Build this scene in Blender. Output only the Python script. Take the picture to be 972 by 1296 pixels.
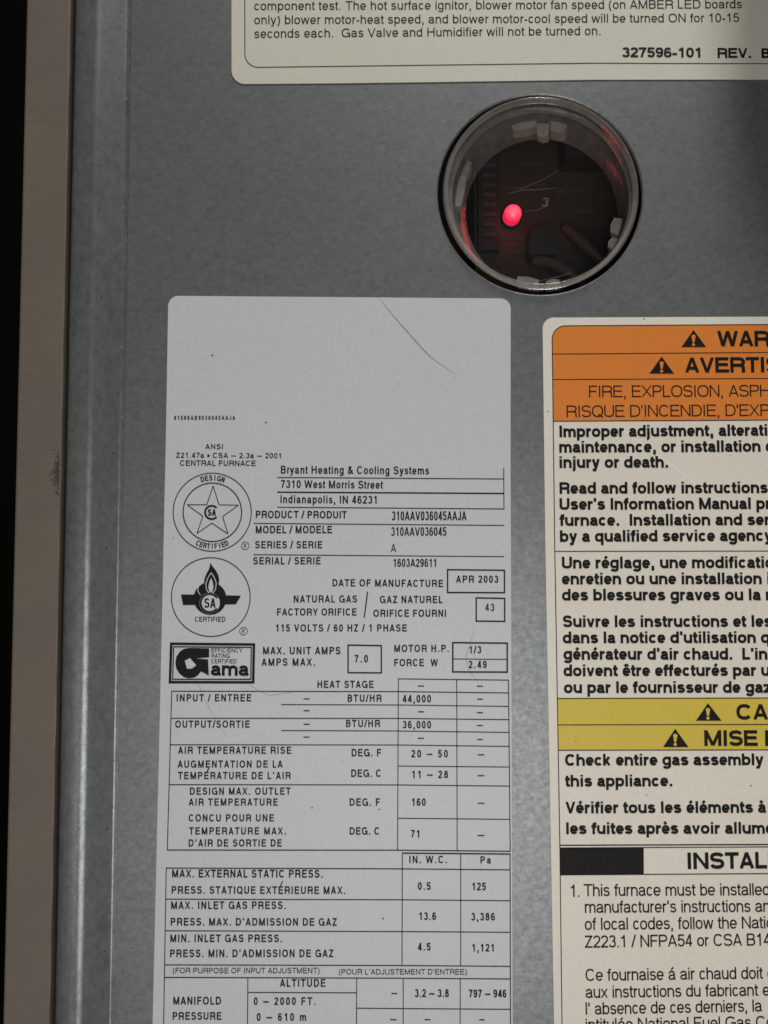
import bpy, bmesh, math, random
from mathutils import Vector

random.seed(7)
scene = bpy.context.scene
for o in list(bpy.data.objects):
    bpy.data.objects.remove(o, do_unlink=True)

# ------------------------------------------------------------------ camera
PXF = 1000.0                 # focal length in photograph pixels (972 x 1296)
DIST = 0.235                 # metres from lens to panel: 0.235 mm per photograph pixel
PITCH = math.atan(PXF / 20000.0)
FW = Vector((0, math.cos(PITCH), math.sin(PITCH)))
UP = Vector((0, -math.sin(PITCH), math.cos(PITCH)))
CAM = -FW * DIST
cam_data = bpy.data.cameras.new('camera')
cam_data.sensor_fit = 'VERTICAL'
cam_data.sensor_height = 36.0
cam_data.sensor_width = 27.0
cam_data.lens = 36.0 * PXF / 1296.0
cam_data.clip_start = 0.005
cam_data.clip_end = 20.0
cam = bpy.data.objects.new('camera', cam_data)
cam.location = CAM
cam.rotation_euler = (math.pi / 2 + PITCH, 0, 0)
scene.collection.objects.link(cam)
scene.camera = cam

# ------------------------------------------------------------------ light
world = bpy.data.worlds.new('World')
scene.world = world
world.use_nodes = True
bg = world.node_tree.nodes['Background']
bg.inputs['Color'].default_value = (1.0, 0.97, 0.92, 1)
bg.inputs['Strength'].default_value = 0.04


def lamp(name, loc, target, size, power, col):
    d = bpy.data.lights.new(name, 'AREA')
    d.shape = 'DISK'
    d.size = size
    d.energy = power
    d.color = col
    ob = bpy.data.objects.new(name, d)
    ob.location = loc
    ob.rotation_euler = (Vector(target) - Vector(loc)).to_track_quat('-Z', 'Y').to_euler()
    scene.collection.objects.link(ob)
    return ob


CEIL = Vector((0.30, -0.56, 1.50))
lamp('room_lamp', CEIL, (0.05, 0, 0), 0.32, 21.5, (1.0, 0.975, 0.94))
lamp('work_lamp', (0.045, -0.58, -0.22), (0, 0, 0.03), 0.42, 1.75, (1.0, 0.98, 0.955))

scene.view_settings.view_transform = 'Standard'
scene.view_settings.look = 'None'
scene.view_settings.exposure = 0.18
scene.view_settings.gamma = 1.0
scene.view_settings.use_curve_mapping = False
scene.render.engine = 'CYCLES'
scene.cycles.max_bounces = 10
scene.cycles.transparent_max_bounces = 12
scene.cycles.caustics_reflective = False
scene.cycles.caustics_refractive = False
scene.cycles.filter_width = 1.55


# ------------------------------------------------------------------ plane coordinates
def P(x, y, depth=0.0):
    """photograph pixel -> (X, Z) on the vertical plane Y = depth of the real panel"""
    d = FW + Vector((1, 0, 0)) * ((x - 486.0) / PXF) - UP * ((y - 648.0) / PXF)
    t = (depth - CAM.y) / d.y
    q = CAM + d * t
    return Vector((q.x, q.z))


MM = 0.001
PX = DIST / PXF * 1.0         # metres per pixel near the middle


# ------------------------------------------------------------------ materials
def new_mat(name):
    m = bpy.data.materials.new(name)
    m.use_nodes = True
    nt = m.node_tree
    b = nt.nodes['Principled BSDF']
    return m, nt, b


def N(nt, kind, **kw):
    n = nt.nodes.new(kind)
    for k, v in kw.items():
        if hasattr(n, k):
            setattr(n, k, v)
        else:
            n.inputs[k].default_value = v
    return n


def coords(nt, scale=(1, 1, 1)):
    g = N(nt, 'ShaderNodeNewGeometry')
    mp = N(nt, 'ShaderNodeMapping')
    mp.inputs['Scale'].default_value = scale
    nt.links.new(g.outputs['Position'], mp.inputs['Vector'])
    return mp.outputs['Vector']


def noise(nt, vec, scale, detail=3.0, rough=0.55):
    n = N(nt, 'ShaderNodeTexNoise')
    n.inputs['Scale'].default_value = scale
    n.inputs['Detail'].default_value = detail
    n.inputs['Roughness'].default_value = rough
    nt.links.new(vec, n.inputs['Vector'])
    return n.outputs['Fac']


def ramp(nt, fac, stops):
    r = N(nt, 'ShaderNodeValToRGB')
    el = r.color_ramp.elements
    while len(el) < len(stops):
        el.new(0.5)
    for e, (p, c) in zip(el, stops):
        e.position = p
        e.color = (c[0], c[1], c[2], 1)
    nt.links.new(fac, r.inputs['Fac'])
    return r.outputs['Color']


def mix(nt, a, b, fac, mode='MIX'):
    m = N(nt, 'ShaderNodeMix', data_type='RGBA', blend_type=mode)
    for sock, v in ((m.inputs[6], a), (m.inputs[7], b), (m.inputs[0], fac)):
        if hasattr(v, 'links'):
            nt.links.new(v, sock)
        elif isinstance(v, (int, float)):
            sock.default_value = v
        else:
            sock.default_value = (v[0], v[1], v[2], 1)
    return m.outputs[2]


def bump(nt, height, strength, dist):
    b = N(nt, 'ShaderNodeBump')
    b.inputs['Strength'].default_value = strength
    b.inputs['Distance'].default_value = dist
    nt.links.new(height, b.inputs['Height'])
    return b.outputs['Normal']


def galvanised(name, streak, bstr=0.13, rk=1.0):
    m, nt, b = new_mat(name)
    v = coords(nt)
    vs = coords(nt, streak)
    vor = N(nt, 'ShaderNodeTexVoronoi', feature='F1')
    vor.inputs['Scale'].default_value = 520.0
    vor.inputs['Randomness'].default_value = 1.0
    # warp the spangle cells so that they read as ragged crystals
    wn = N(nt, 'ShaderNodeTexNoise')
    wn.inputs['Scale'].default_value = 420.0
    wn.inputs['Detail'].default_value = 4.0
    nt.links.new(v, wn.inputs['Vector'])
    sc_ = N(nt, 'ShaderNodeVectorMath', operation='SCALE')
    sc_.inputs['Scale'].default_value = 0.006
    nt.links.new(wn.outputs['Color'], sc_.inputs[0])
    ad = N(nt, 'ShaderNodeVectorMath', operation='ADD')
    nt.links.new(vs, ad.inputs[0])
    nt.links.new(sc_.outputs[0], ad.inputs[1])
    nt.links.new(ad.outputs[0], vor.inputs['Vector'])
    sep = N(nt, 'ShaderNodeSeparateColor')
    nt.links.new(vor.outputs['Color'], sep.inputs[0])
    cell = sep.outputs[0]
    fine = noise(nt, vs, 1500.0, 3.0, 0.7)
    mid = noise(nt, vs, 480.0, 6.0, 0.72)
    big = noise(nt, v, 28.0, 3.0, 0.5)
    c1 = ramp(nt, cell, [(0.0, (0.145, 0.151, 0.153)), (1.0, (0.215, 0.220, 0.220))])
    c2 = ramp(nt, mid, [(0.35, (0.122, 0.129, 0.133)), (0.65, (0.240, 0.246, 0.248))])
    c = mix(nt, c1, c2, 0.62)
    c3 = ramp(nt, big, [(0.3, (0.92, 0.96, 1.0)), (0.7, (1.0, 1.0, 0.97))])
    c = mix(nt, c, c3, 1.0, 'MULTIPLY')
    # small dark oxide specks
    sp = noise(nt, v, 900.0, 2.0, 0.5)
    spk = ramp(nt, sp, [(0.70, (0, 0, 0)), (0.76, (1, 1, 1))])
    c = mix(nt, c, (0.06, 0.06, 0.06), spk)
    nt.links.new(c, b.inputs['Base Color'])
    b.inputs['Metallic'].default_value = 0.60
    r = ramp(nt, mid, [(0.32, [0.46 * rk] * 3), (0.68, [0.385 * rk] * 3)])
    nt.links.new(r, b.inputs['Roughness'])
    h = mix(nt, cell, fine, 0.5)
    nt.links.new(bump(nt, h, bstr, 0.0003), b.inputs['Normal'])
    return m


def label_paper(name, col, rough, tint, spec=0.35):
    m, nt, b = new_mat(name)
    v = coords(nt)
    big = noise(nt, v, 26.0, 3.0, 0.5)
    fib = noise(nt, v, 700.0, 4.0, 0.6)
    c = mix(nt, col, tint, ramp(nt, big, [(0.35, (0, 0, 0)), (0.75, (0.55, 0.55, 0.55))]))
    c = mix(nt, c, ramp(nt, fib, [(0.3, (0.93, 0.93, 0.93)), (0.7, (1, 1, 1))]), 1.0, 'MULTIPLY')
    dirt = noise(nt, v, 330.0, 1.5, 0.5)
    d = ramp(nt, dirt, [(0.77, (0, 0, 0)), (0.82, (0.4, 0.4, 0.4))])
    c = mix(nt, c, (0.20, 0.18, 0.15), d)
    nt.links.new(c, b.inputs['Base Color'])
    b.inputs['Roughness'].default_value = rough
    b.inputs['Specular IOR Level'].default_value = spec
    nt.links.new(bump(nt, noise(nt, v, 160.0, 4.0, 0.6), 0.12, 0.0003), b.inputs['Normal'])
    return m


def printed(name, col, rough=0.5, vary=0.12, spec=0.3):
    m, nt, b = new_mat(name)
    v = coords(nt)
    f = noise(nt, v, 1400.0, 3.0, 0.6)
    lo = [k * (1 - vary) for k in col]
    hi = [min(1, k * (1 + vary)) for k in col]
    nt.links.new(ramp(nt, f, [(0.3, lo), (0.7, hi)]), b.inputs['Base Color'])
    b.inputs['Roughness'].default_value = rough
    b.inputs['Specular IOR Level'].default_value = spec
    return m


M_PANEL = galvanised('galvanised_steel', (1, 1, 1.25))
M_FLANGE = galvanised('galvanised_steel_bend', (1, 1, 0.6), 0.13, 0.80)
M_RATING = label_paper('grey_white_label_stock', (0.505, 0.52, 0.54), 0.42, (0.495, 0.505, 0.52))
M_CREAM = label_paper('cream_label_stock', (0.68, 0.64, 0.56), 0.42, (0.64, 0.60, 0.52))
M_CREAM_TOP = label_paper('ivory_label_stock', (0.56, 0.545, 0.465), 0.42, (0.53, 0.515, 0.435))
M_INK = printed('black_ink', (0.010, 0.009, 0.008), 0.55, 0.3, 0.12)
M_INK_SOFT = printed('worn_black_ink', (0.030, 0.028, 0.027), 0.55, 0.35, 0.15)
M_ORANGE = printed('orange_ink', (0.62, 0.190, 0.030), 0.45, 0.06)
M_YELLOW = printed('yellow_ink', (0.57, 0.43, 0.052), 0.45, 0.06)
M_SCRATCH_D = printed('dark_scratch', (0.13, 0.125, 0.12), 0.6)
M_SCRATCH_L = printed('pale_scratch', (0.88, 0.86, 0.80), 0.6)
M_NICK = printed('bare_zinc', (0.34, 0.35, 0.36), 0.35)
M_SMUDGE = printed('grey_smudge', (0.38, 0.38, 0.38), 0.6)

m, nt, b = new_mat('beige_enamel')
v = coords(nt)
st = noise(nt, coords(nt, (0.06, 1, 1)), 1500.0, 3.0, 0.6)
bg_ = noise(nt, v, 40.0, 3.0, 0.5)
c = ramp(nt, st, [(0.30, (0.118, 0.097, 0.077)), (0.70, (0.132, 0.109, 0.087))])
c = mix(nt, c, ramp(nt, bg_, [(0.3, (0.92, 0.92, 0.92)), (0.7, (1.04, 1.02, 1.0))]), 1.0, 'MULTIPLY')
nt.links.new(c, b.inputs['Base Color'])
b.inputs['Roughness'].default_value = 0.55
nt.links.new(bump(nt, st, 0.10, 0.0002), b.inputs['Normal'])
M_BEIGE = m

M_GRIME = printed('sooty_grime', (0.052, 0.043, 0.035), 0.9)
M_DARK = printed('dark_backdrop', (0.004, 0.004, 0.003), 0.95)
M_DARK.node_tree.nodes['Principled BSDF'].inputs['Specular IOR Level'].default_value = 0.0
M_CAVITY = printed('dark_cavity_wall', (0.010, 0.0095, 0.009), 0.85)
M_BOARD = printed('brown_circuit_board', (0.020, 0.016, 0.012), 0.5, 0.2)
M_CHIP = printed('black_plastic', (0.012, 0.012, 0.012), 0.45)
M_MARK = printed('faded_board_print', (0.026, 0.021, 0.018), 0.7)
M_WIRE = printed('wire_sleeve', (0.042, 0.036, 0.029), 0.55)
M_WHITE = printed('painted_white_glare', (0.15, 0.14, 0.135), 0.6)  # pale colour that paints the lamp's glare onto the board

LED_C = P(650, 267.6, 0.028)
m, nt, b = new_mat('red_led_lens')
b.inputs['Base Color'].default_value = (0.06, 0.002, 0.004, 1)
b.inputs['Roughness'].default_value = 0.3
g = N(nt, 'ShaderNodeNewGeometry')
dv = N(nt, 'ShaderNodeVectorMath', operation='DISTANCE')
sub = N(nt, 'ShaderNodeVectorMath', operation='MULTIPLY')
sub.inputs[1].default_value = (1, 0, 1)
nt.links.new(g.outputs['Position'], sub.inputs[0])
nt.links.new(sub.outputs[0], dv.inputs[0])
dv.inputs[1].default_value = (LED_C.x, 0, LED_C.y)
mr = N(nt, 'ShaderNodeMapRange')
mr.inputs['From Max'].default_value = 0.0031
nt.links.new(dv.outputs['Value'], mr.inputs['Value'])
nt.links.new(ramp(nt, mr.outputs['Result'], [(0.0, (1.0, 0.13, 0.20)), (0.60, (1.0, 0.075, 0.14)), (0.88, (1.0, 0.03, 0.09)), (1.0, (0.55, 0.006, 0.03))]), b.inputs['Emission Color'])
b.inputs['Emission Strength'].default_value = 1.15
M_LED = m


def clear_plastic(name, haze, alpha):
    """clear moulded plastic: see-through, a little milky, glossy skin"""
    m, nt, b = new_mat(name)
    v = coords(nt)
    n = noise(nt, v, 240.0, 4.0, 0.6)
    b.inputs['Base Color'].default_value = haze
    b.inputs['Roughness'].default_value = 0.12
    b.inputs['IOR'].default_value = 1.5
    a = ramp(nt, n, [(0.3, [alpha * 0.75] * 3), (0.7, [min(1, alpha * 1.3)] * 3)])
    nt.links.new(a, b.inputs['Alpha'])
    nt.links.new(bump(nt, noise(nt, v, 120.0, 3.0, 0.5), 0.25, 0.0008), b.inputs['Normal'])
    return m


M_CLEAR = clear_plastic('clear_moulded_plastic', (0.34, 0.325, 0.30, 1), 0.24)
M_TAB = clear_plastic('milky_moulded_plastic', (0.44, 0.41, 0.37, 1), 0.34)
M_LENS = clear_plastic('clear_window_plastic', (0.20, 0.185, 0.17, 1), 0.045)


# ------------------------------------------------------------------ object helpers
def empty(name, loc, label, cat, group=None):
    o = bpy.data.objects.new(name, None)
    o.empty_display_size = 0.01
    o.location = loc
    o['label'] = label
    o['category'] = cat
    if group:
        o['group'] = group
    scene.collection.objects.link(o)
    return o


def mesh_obj(name, verts, faces, mat, parent=None, origin=None, smooth=False):
    org = Vector((0, 0, 0))
    if parent is not None:
        p = parent
        while p is not None:
            org = org + Vector(p.location)
            p = p.parent
    elif origin is not None:
        org = Vector(origin)
    me = bpy.data.meshes.new(name)
    me.from_pydata([Vector(q) - org for q in verts], [], faces)
    me.materials.append(mat)
    if smooth:
        for f in me.polygons:
            f.use_smooth = True
    me.update()
    o = bpy.data.objects.new(name, me)
    if parent is not None:
        o.parent = parent
    elif origin is not None:
        o.location = org
    scene.collection.objects.link(o)
    return o


def prism(name, poly, y_front, thick, mat, parent=None, origin=None):
    """poly: (X, Z) points, counter-clockwise as seen by the camera; a solid sheet"""
    n = len(poly)
    area = sum(poly[i][0] * poly[(i + 1) % n][1] - poly[(i + 1) % n][0] * poly[i][1] for i in range(n))
    if area < 0:
        poly = poly[::-1]
    v = [(p[0], y_front, p[1]) for p in poly] + [(p[0], y_front + thick, p[1]) for p in poly]
    f = [tuple(range(n)), tuple(range(2 * n - 1, n - 1, -1))]
    for i in range(n):
        j = (i + 1) % n
        f.append((j, i, n + i, n + j))
    return mesh_obj(name, v, f, mat, parent, origin)


def rounded(corners, radii, seg=8):
    """corner points in pixels, rounded"""
    out = []
    n = len(corners)
    for i in range(n):
        p = Vector(corners[i])
        a = (Vector(corners[i - 1]) - p).normalized()
        c_ = (Vector(corners[(i + 1) % n]) - p).normalized()
        r = radii[i]
        if r <= 0:
            out.append(p)
            continue
        s, e = p + a * r, p + c_ * r
        for k in range(seg + 1):
            t = k / seg
            # conic close to a circle
            w_ = 0.7071
            q = (s * (1 - t) ** 2 + p * 2 * w_ * t * (1 - t) + e * t * t) / ((1 - t) ** 2 + 2 * w_ * t * (1 - t) + t * t)
            out.append(q)
    return out


def to_plane(pts):
    return [P(q[0], q[1]) for q in pts]


# stroke a polyline with a constant width; points are 2-D in metres (X, Z)
def stroke(pts, w, closed=False):
    pts = [Vector(p) for p in pts]
    clean = [pts[0]]
    for p in pts[1:]:
        if (p - clean[-1]).length > 1e-7:
            clean.append(p)
    pts = clean
    if closed and (pts[0] - pts[-1]).length < 1e-7:
        pts.pop()
    n = len(pts)
    if n < 2:
        return [], []
    segs = []
    # split open polylines at sharp bends
    if not closed:
        parts, cur = [], [pts[0]]
        for i in range(1, n):
            cur.append(pts[i])
            if i < n - 1:
                d0 = (pts[i] - pts[i - 1]).normalized()
                d1 = (pts[i + 1] - pts[i]).normalized()
                if d0.dot(d1) < 0.1:
                    parts.append(cur)
                    cur = [pts[i]]
        parts.append(cur)
        if len(parts) > 1:
            V, F = [], []
            for q in parts:
                v_, f_ = stroke(q, w)
                F += [tuple(k + len(V) for k in g) for g in f_]
                V += v_
            return V, F
    V, F = [], []
    for i in range(n):
        if closed:
            a, b_ = pts[i] - pts[i - 1], pts[(i + 1) % n] - pts[i]
        else:
            a = pts[i] - pts[i - 1] if i > 0 else pts[1] - pts[0]
            b_ = pts[i + 1] - pts[i] if i < n - 1 else pts[-1] - pts[-2]
        a, b_ = a.normalized(), b_.normalized()
        t = a + b_
        t = t.normalized() if t.length > 1e-6 else a
        nr = Vector((-t.y, t.x))
        k = 1.0 / max(0.45, abs(nr.dot(Vector((-a.y, a.x)))))
        V.append(pts[i] + nr * (w / 2 * k))
        V.append(pts[i] - nr * (w / 2 * k))
    m_ = n if closed else n - 1
    for i in range(m_):
        j = (i + 1) % n
        F.append((2 * i, 2 * i + 1, 2 * j + 1, 2 * j))
    return V, F


INK_Y = -0.00026             # ink lies on the label face


def ink(name, strokes2d, mat, parent, y=INK_Y):
    """strokes2d: list of (V, F) in the panel plane"""
    V, F = [], []
    for k, (v_, f_) in enumerate(strokes2d):
        yy = y - (k % 7) * 1.5e-6
        F += [tuple(i + len(V) for i in g) for g in f_]
        V += [(q[0], yy, q[1]) for q in v_]
    return mesh_obj(name, V, F, mat, parent)


def rule(parent, pts_px, w_px, mat=None, name='printed_rule', closed=False, y=INK_Y):
    return ink(name, [stroke(to_plane(pts_px), w_px * PX, closed)], mat or M_INK, parent, y)


def fill(parent, pts_px, mat, name, y):
    pl = to_plane(pts_px)
    n = len(pl)
    area = sum(pl[i][0] * pl[(i + 1) % n][1] - pl[(i + 1) % n][0] * pl[i][1] for i in range(n))
    if area < 0:
        pl = pl[::-1]
    bm = bmesh.new()
    f = bm.faces.new([bm.verts.new((p[0], y, p[1])) for p in pl])
    bmesh.ops.triangulate(bm, faces=[f])
    bm.verts.index_update()
    V = [tuple(q.co) for q in bm.verts]
    F = [tuple(x.index for x in g.verts) for g in bm.faces]
    bm.free()
    return mesh_obj(name, V, F, mat, parent)


# ------------------------------------------------------------------ lettering: a drawn sans-serif
XH = 0.752
ADV = {' ': 278, '!': 278, '&': 667, "'": 191, '(': 333, ')': 333, ',': 278, '-': 333, '.': 278, '/': 300, '\u2013': 760,
       'A': 667, 'B': 667, 'C': 722, 'D': 722, 'E': 667, 'F': 611, 'G': 778, 'H': 722, 'I': 278, 'J': 500, 'K': 667, 'L': 556,
       'M': 833, 'N': 722, 'O': 778, 'P': 667, 'Q': 778, 'R': 722, 'S': 667, 'T': 611, 'U': 722, 'V': 667, 'W': 944, 'X': 667,
       'Y': 667, 'Z': 611, 'a': 556, 'b': 556, 'c': 500, 'd': 556, 'e': 556, 'f': 278, 'g': 556, 'h': 556, 'i': 222, 'j': 222,
       'k': 500, 'l': 222, 'm': 833, 'n': 556, 'o': 556, 'p': 556, 'q': 556, 'r': 333, 's': 500, 't': 278, 'u': 556, 'v': 500,
       'w': 722, 'x': 500, 'y': 500, 'z': 500, '\u25a0': 400}
for ch in '0123456789':
    ADV[ch] = 556
STEM = 70
BEAR = {}
for ch in ADV:
    BEAR[ch] = (45, 45)
for ch in 'BDEFKLPR':
    BEAR[ch] = (STEM, 40)
for ch in 'HIMNU':
    BEAR[ch] = (STEM, STEM)
for ch in 'AVWXYT':
    BEAR[ch] = (14, 14)
for ch in 'vwxyz':
    BEAR[ch] = (14, 14)
for ch in 'bhkmnpr':
    BEAR[ch] = (62, 38)
for ch in 'hmnu':
    BEAR[ch] = (62, 62)
for ch in 'dgqa':
    BEAR[ch] = (36, 62)
for ch in 'ilj':
    BEAR[ch] = (67, 67)
for ch in 'ft':
    BEAR[ch] = (14, 14)
BEAR['r'] = (70, 5)
BEAR['/'] = (0, 0)
for ch in "'.,":
    BEAR[ch] = (80, 80)
ACC = {'\u00e9': ('e', 'acute'), '\u00e8': ('e', 'grave'), '\u00ea': ('e', 'circ'), '\u00e1': ('a', 'acute'),
       '\u00e0': ('a', 'grave'), '\u00c9': ('E', 'acute')}


def el(cx, cy, rx, ry, a0, a1, p=2.35):
    n = max(4, int(abs(a1 - a0) / 18))
    out = []
    for k in range(n + 1):
        a = math.radians(a0 + (a1 - a0) * k / n)
        c_, s_ = math.cos(a), math.sin(a)
        out.append((cx + rx * math.copysign(abs(c_) ** (2 / p), c_), cy + ry * math.copysign(abs(s_) ** (2 / p), s_)))
    return out


def glyph(ch, W, w):
    """strokes of one character: list of (points, closed); cap height 1, outer width W, pen width w"""
    L, R, B, T, Mx = w / 2, W - w / 2, w / 2, 1 - w / 2, W / 2
    X, D = XH - w / 2, -0.285 + w / 2
    rx = R - Mx
    s = []

    def a(*pts):
        s.append((list(pts), False))

    def c(pts):
        s.append((pts, True))
    up = w * 0.53
    if ch == 'A':
        a((up, 0), (Mx, 1)); a((Mx, 1), (W - up, 0)); a((W * .24, .30), (W * .76, .30))
    elif ch == 'B':
        xm = W * .52
        a((L, 0), (L, 1))
        s.append(([(0, T), (xm, T)] + el(xm, (T + .53) / 2, R - .03 - xm, (T - .53) / 2, 90, -90) + [(0, .53)], False))
        s.append(([(xm, .53)] + el(xm, (.53 + B) / 2, R - xm, (.53 - B) / 2, 90, -90) + [(0, B)], False))
    elif ch == 'C':
        s.append((el(Mx, .5, rx, T - .5, 38, 322), False))
    elif ch == 'D':
        xm = W * .42
        a((L, 0), (L, 1)); s.append(([(0, T), (xm, T)] + el(xm, .5, R - xm, T - .5, 90, -90) + [(0, B)], False))
    elif ch == 'E':
        a((L, 0), (L, 1)); a((0, T), (W * .97, T)); a((0, .52), (W * .92, .52)); a((0, B), (W, B))
    elif ch == 'F':
        a((L, 0), (L, 1)); a((0, T), (W, T)); a((0, .50), (W * .88, .50))
    elif ch == 'G':
        s.append((el(Mx, .5, rx, T - .5, 38, 330), False)); a((Mx * 1.1, .46), (W, .46)); a((R, .46), (R, 0))
    elif ch == 'H':
        a((L, 0), (L, 1)); a((R, 0), (R, 1)); a((0, .53), (W, .53))
    elif ch == 'I':
        a((Mx, 0), (Mx, 1))
    elif ch == 'J':
        s.append(([(R, 1), (R, .3)] + el(Mx, .3, rx, .3 - B, 0, -175), False))
    elif ch == 'K':
        a((L, 0), (L, 1)); a((w * .7, .33), (W - w * .7, 1)); a((W * .38, .55), (W - w * .6, 0))
    elif ch == 'L':
        a((L, 0), (L, 1)); a((0, B), (W, B))
    elif ch == 'M':
        a((L, 0), (L, 1)); a((R, 0), (R, 1)); a((w * .5, 1), (Mx, 0.03)); a((Mx, 0.03), (W - w * .5, 1))
    elif ch == 'N':
        a((L, 0), (L, 1)); a((R, 0), (R, 1)); a((w * .5, 1), (W - w * .5, 0))
    elif ch in 'O0':
        c(el(Mx, .5, rx, T - .5, 0, 342))
    elif ch in 'PR':
        xm = W * .52
        a((L, 0), (L, 1))
        s.append(([(0, T), (xm, T)] + el(xm, (T + .47) / 2, R - xm, (T - .47) / 2, 90, -90) + [(0, .47)], False))
        if ch == 'R':
            s.append(([(xm, .47)] + el(xm, .33, R - .02 - xm, .14, 90, 0) + [(R - .02, .12), (R + .02, 0)], False))
    elif ch == 'Q':
        c(el(Mx, .5, rx, T - .5, 0, 342)); a((W * .58, .25), (W * .97, -.03))
    elif ch == 'S':
        yu, yl = (T + .52) / 2, (.52 + B) / 2
        s.append((el(Mx, yu, rx - .02, T - yu, 12, 240) + el(Mx, yl, rx, yl - B, 60, -168), False))
    elif ch == 'T':
        a((0, T), (W, T)); a((Mx, 0), (Mx, 1))
    elif ch == 'U':
        s.append(([(L, 1), (L, .34)] + el(Mx, .34, rx, .34 - B, 180, 360) + [(R, 1)], False))
    elif ch == 'V':
        a((up, 1), (Mx, 0)); a((Mx, 0), (W - up, 1))
    elif ch == 'W':
        q = W * .28
        a((up, 1), (q, 0)); a((q, 0), (Mx, 1)); a((Mx, 1), (W - q, 0)); a((W - q, 0), (W - up, 1))
    elif ch == 'X':
        a((up, 0), (W - up, 1)); a((up, 1), (W - up, 0))
    elif ch == 'Y':
        a((up, 1), (Mx, .42)); a((W - up, 1), (Mx, .42)); a((Mx, 0), (Mx, .46))
    elif ch == 'Z':
        a((W * .04, T), (W, T)); a((0, B), (W, B)); a((w * .7, B), (W - w * .7, T))
    elif ch == '1':
        x1 = W * .60
        a((x1, 0), (x1, 1)); a((W * .16, .76), (W * .42, .78), (x1, .96))
    elif ch == '2':
        s.append((el(Mx, .69, rx, T - .69, 170, -35) + [(L + w * .2, w * .9)], False)); a((0, B), (W, B))
    elif ch == '3':
        s.append((el(Mx, (T + .54) / 2, rx - .03, (T - .54) / 2, 165, -90), False))
        s.append((el(Mx, (.54 + B) / 2, rx, (.54 - B) / 2, 90, -168), False))
    elif ch == '4':
        a((w * .45, .27), (W * .66, .98)); a((0, .27), (W, .27)); a((W * .70, 0), (W * .70, 1))
    elif ch == '5':
        a((W * .2, T), (W * .94, T)); s.append(([(W * .24, T + w * .3), (L + .02, .46)], False))
        s.append((el(Mx, .335, rx, .335 - B, 142, -166), False))
    elif ch in '69':
        ring = el(Mx, .325, rx, .325 - B, 0, 342)
        arm = el(Mx, .5, rx, T - .5, 35, 180) + [(L, .33)]
        if ch == '9':
            ring = [(W - x, 1 - y) for x, y in ring]; arm = [(W - x, 1 - y) for x, y in arm]
        c(ring); s.append((arm, False))
    elif ch == '7':
        a((0, T), (W, T)); s.append(([(R, T), (W * .56, .52), (W * .36, 0)], False))
    elif ch == '8':
        c(el(Mx, (T + .54) / 2, rx - .04, (T - .54) / 2, 0, 342)); c(el(Mx, (.54 + B) / 2, rx, (.54 - B) / 2, 0, 342))
    elif ch == 'a':
        r2 = R - .035
        s.append(([(L + .03, XH * .70)] + el(Mx - .01, X - .19, r2 - Mx + .01, .19, 165, 0) + [(r2, .13), (W, .02 + w * .2)], False))
        s.append(([(r2, .43), (Mx, .385)] + el(Mx - .02, (.385 + B) / 2, Mx - .02 - L, (.385 - B) / 2, 105, 300) + [(r2, .22)], False))
    elif ch in 'bdpqo':
        c(el(Mx, XH / 2, rx, XH / 2 - B, 0, 342))
        if ch == 'b': a((L, 0), (L, 1))
        if ch == 'd': a((R, 0), (R, 1))
        if ch == 'p': a((L, D - w / 2), (L, XH))
        if ch == 'q': a((R, D - w / 2), (R, XH))
    elif ch == 'c':
        s.append((el(Mx, XH / 2, rx, XH / 2 - B, 36, 324), False))
    elif ch == 'e':
        s.append((el(Mx, XH / 2, rx, XH / 2 - B, 0, 322), False)); a((L, XH / 2 - .01), (W, XH / 2 - .01))
    elif ch == 'f':
        x1 = W * .46
        a((0, X), (W, X)); s.append(([(x1, 0), (x1, .82)] + el(x1 + .14, .82, .14, T - .82, 180, 90) + [(W, T)], False))
    elif ch == 'g':
        c(el(Mx, XH / 2 + .01, rx, XH / 2 - B, 0, 342))
        s.append(([(R, XH), (R, D + .2)] + el(Mx, D + .2, rx, .2, 0, -160), False))
    elif ch in 'hn':
        a((L, 0), (L, 1 if ch == 'h' else XH))
        s.append((el(Mx, X - .27, rx, .27, 180, 0) + [(R, 0)], False))
    elif ch == 'i':
        a((Mx, 0), (Mx, XH)); a((Mx, 1 - min(.15, max(w, .11))), (Mx, 1))
    elif ch == 'j':
        s.append(([(Mx, XH), (Mx, D + .1)] + el(Mx - .14, D + .1, .14, .1, 0, -90), False)); a((Mx, 1 - min(.15, max(w, .11))), (Mx, 1))
    elif ch == 'k':
        a((L, 0), (L, 1)); a((w * .7, .24), (W - w * .7, XH)); a((W * .4, .42), (W - w * .6, 0))
    elif ch == 'l':
        a((Mx, 0), (Mx, 1))
    elif ch == 'm':
        h = rx / 2
        a((L, 0), (L, XH)); s.append((el(L + h, X - .25, h, .25, 180, 0) + [(Mx, 0)], False))
        s.append((el(Mx + h, X - .25, h, .25, 180, 0) + [(R, 0)], False))
    elif ch == 'r':
        a((L, 0), (L, XH)); s.append((el(W * .9, X - .28, W * .9 - L, .28, 180, 88), False))
    elif ch == 's':
        k = XH
        yu, yl = (k - w / 2 + k * .52) / 2, (k * .52 + B) / 2
        s.append((el(Mx, yu, rx - .02, k - w / 2 - yu, 12, 240) + el(Mx, yl, rx, yl - B, 60, -168), False))
    elif ch == 't':
        x1 = W * .44
        a((0, X), (W, X)); s.append(([(x1, .93), (x1, .18)] + el(x1 + .13, .18, .13, .18 - B, 180, 270) + [(W, B)], False))
    elif ch == 'u':
        a((R, 0), (R, XH)); s.append(([(L, XH)] + el(Mx, B + .27, rx, .27, 180, 360), False))
    elif ch == 'v':
        a((up, XH), (Mx, 0)); a((Mx, 0), (W - up, XH))
    elif ch == 'w':
        q = W * .27
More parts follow.
